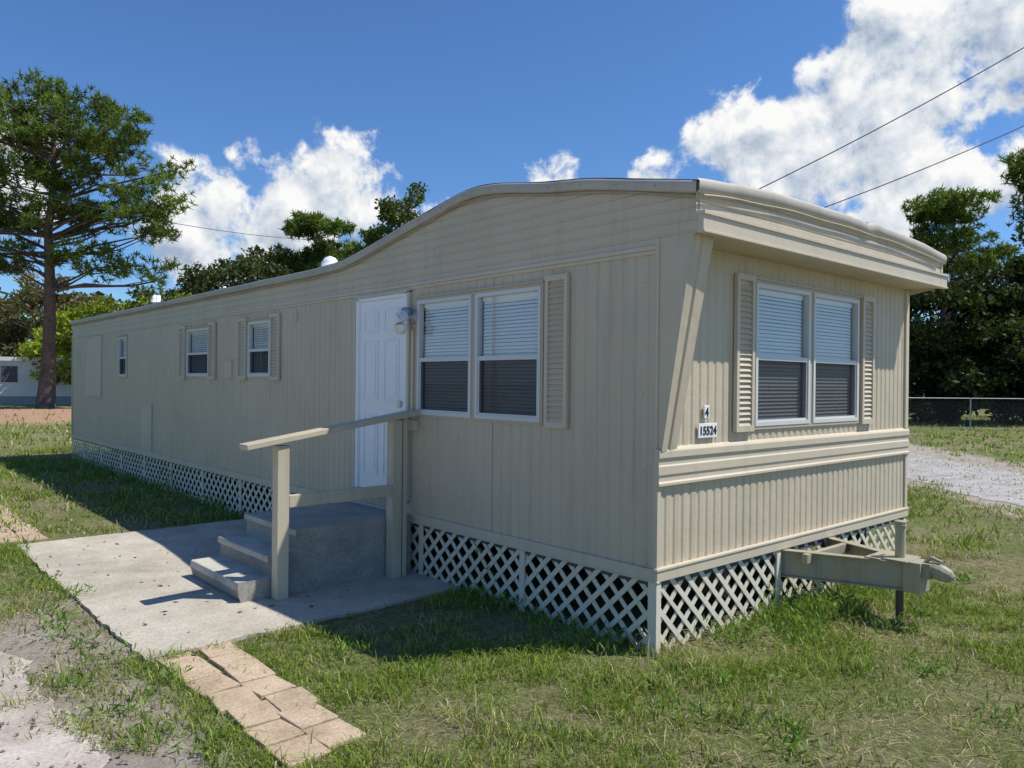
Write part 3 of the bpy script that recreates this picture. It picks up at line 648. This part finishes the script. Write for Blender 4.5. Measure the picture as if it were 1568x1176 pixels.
for a,e,r in clouds:
    ph=H0-math.radians(a); el=math.radians(e)
    dn=grp.nodes.new('ShaderNodeVectorMath'); dn.operation='DISTANCE'; dn.inputs[1].default_value=(math.cos(el)*math.cos(ph),math.cos(el)*math.sin(ph),math.sin(el)); gl_.new(gi.outputs[0],dn.inputs[0])
    ma=grp.nodes.new('ShaderNodeMath'); ma.operation='MULTIPLY_ADD'; gl_.new(dn.outputs['Value'],ma.inputs[0]); ma.inputs[1].default_value=-1/math.radians(r*1.12); ma.inputs[2].default_value=1
    if last is None: last=ma.outputs[0]
    else:
        mm=grp.nodes.new('ShaderNodeMath'); mm.operation='SMOOTH_MAX'; mm.inputs[2].default_value=.2; gl_.new(last,mm.inputs[0]); gl_.new(ma.outputs[0],mm.inputs[1]); last=mm.outputs[0]
cm=grp.nodes.new('ShaderNodeMath'); cm.operation='MAXIMUM'; gl_.new(last,cm.inputs[0]); cm.inputs[1].default_value=-1
n1=grp.nodes.new('ShaderNodeTexNoise'); n1.inputs['Scale'].default_value=14; n1.inputs['Detail'].default_value=6; n1.inputs['Roughness'].default_value=.6; n1.inputs['Distortion'].default_value=.2; gl_.new(gi.outputs[0],n1.inputs['Vector'])
a1=grp.nodes.new('ShaderNodeMath'); a1.operation='MULTIPLY_ADD'; gl_.new(n1.outputs['Fac'],a1.inputs[0]); a1.inputs[1].default_value=3.6; gl_.new(cm.outputs[0],a1.inputs[2])
a3=grp.nodes.new('ShaderNodeMath'); a3.operation='SUBTRACT'; gl_.new(a1.outputs[0],a3.inputs[0]); a3.inputs[1].default_value=1.78; gl_.new(a3.outputs[0],go.inputs[0])
tc=N(nt,'ShaderNodeTexCoord')
G1=N(nt,'ShaderNodeGroup'); G1.node_tree=grp; G2=N(nt,'ShaderNodeGroup'); G2.node_tree=grp
nt.links.new(tc.outputs['Generated'],G1.inputs[0])
va=N(nt,'ShaderNodeVectorMath',operation='ADD'); va.inputs[1].default_value=(sun[0]*.02,sun[1]*.02,sun[2]*.025); nt.links.new(tc.outputs['Generated'],va.inputs[0]); nt.links.new(va.outputs[0],G2.inputs[0])
den=N(nt,'ShaderNodeMapRange',interpolation_type='SMOOTHSTEP'); nt.links.new(G1.outputs[0],den.inputs['Value']); den.inputs['From Min'].default_value=.0; den.inputs['From Max'].default_value=.5
df=N(nt,'ShaderNodeMath',operation='SUBTRACT'); nt.links.new(G1.outputs[0],df.inputs[0]); nt.links.new(G2.outputs[0],df.inputs[1])
lt=N(nt,'ShaderNodeMapRange'); nt.links.new(df.outputs[0],lt.inputs['Value']); lt.inputs['From Min'].default_value=-.7; lt.inputs['From Max'].default_value=.5
cc=ramp(nt,lt.outputs[0],[(0,(.38,.46,.58)),(.45,(.64,.70,.78)),(1,(.97,.97,.96))])
b2=N(nt,'ShaderNodeBackground'); nt.links.new(cc.outputs[0],b2.inputs['Color']); b2.inputs['Strength'].default_value=1
ms=N(nt,'ShaderNodeMixShader'); nt.links.new(den.outputs[0],ms.inputs[0]); nt.links.new(bg.outputs[0],ms.inputs[1]); nt.links.new(b2.outputs[0],ms.inputs[2]); nt.links.new(ms.outputs[0],out.inputs['Surface'])
# ------------------------------------------------------------ camera
cd=bpy.data.cameras.new('camera'); cd.sensor_width=36; cd.lens=27.2; cd.clip_end=1000; cd.clip_start=.05
co=link(bpy.data.objects.new('camera',cd))
f=Vector((F[0],F[1],-.0029)).normalized(); r=Vector((R[0],R[1],0)); u=r.cross(f).normalized(); rl=.0099
r2=(r*math.cos(rl)+u*math.sin(rl)); u2=(u*math.cos(rl)-r*math.sin(rl))
co.matrix_world=Matrix(((r2.x,u2.x,-f.x,CX[0]),(r2.y,u2.y,-f.y,CX[1]),(r2.z,u2.z,-f.z,1.6),(0,0,0,1)))
scn.camera=co
scn.view_settings.view_transform='Standard'; scn.view_settings.look='None'; scn.view_settings.exposure=0
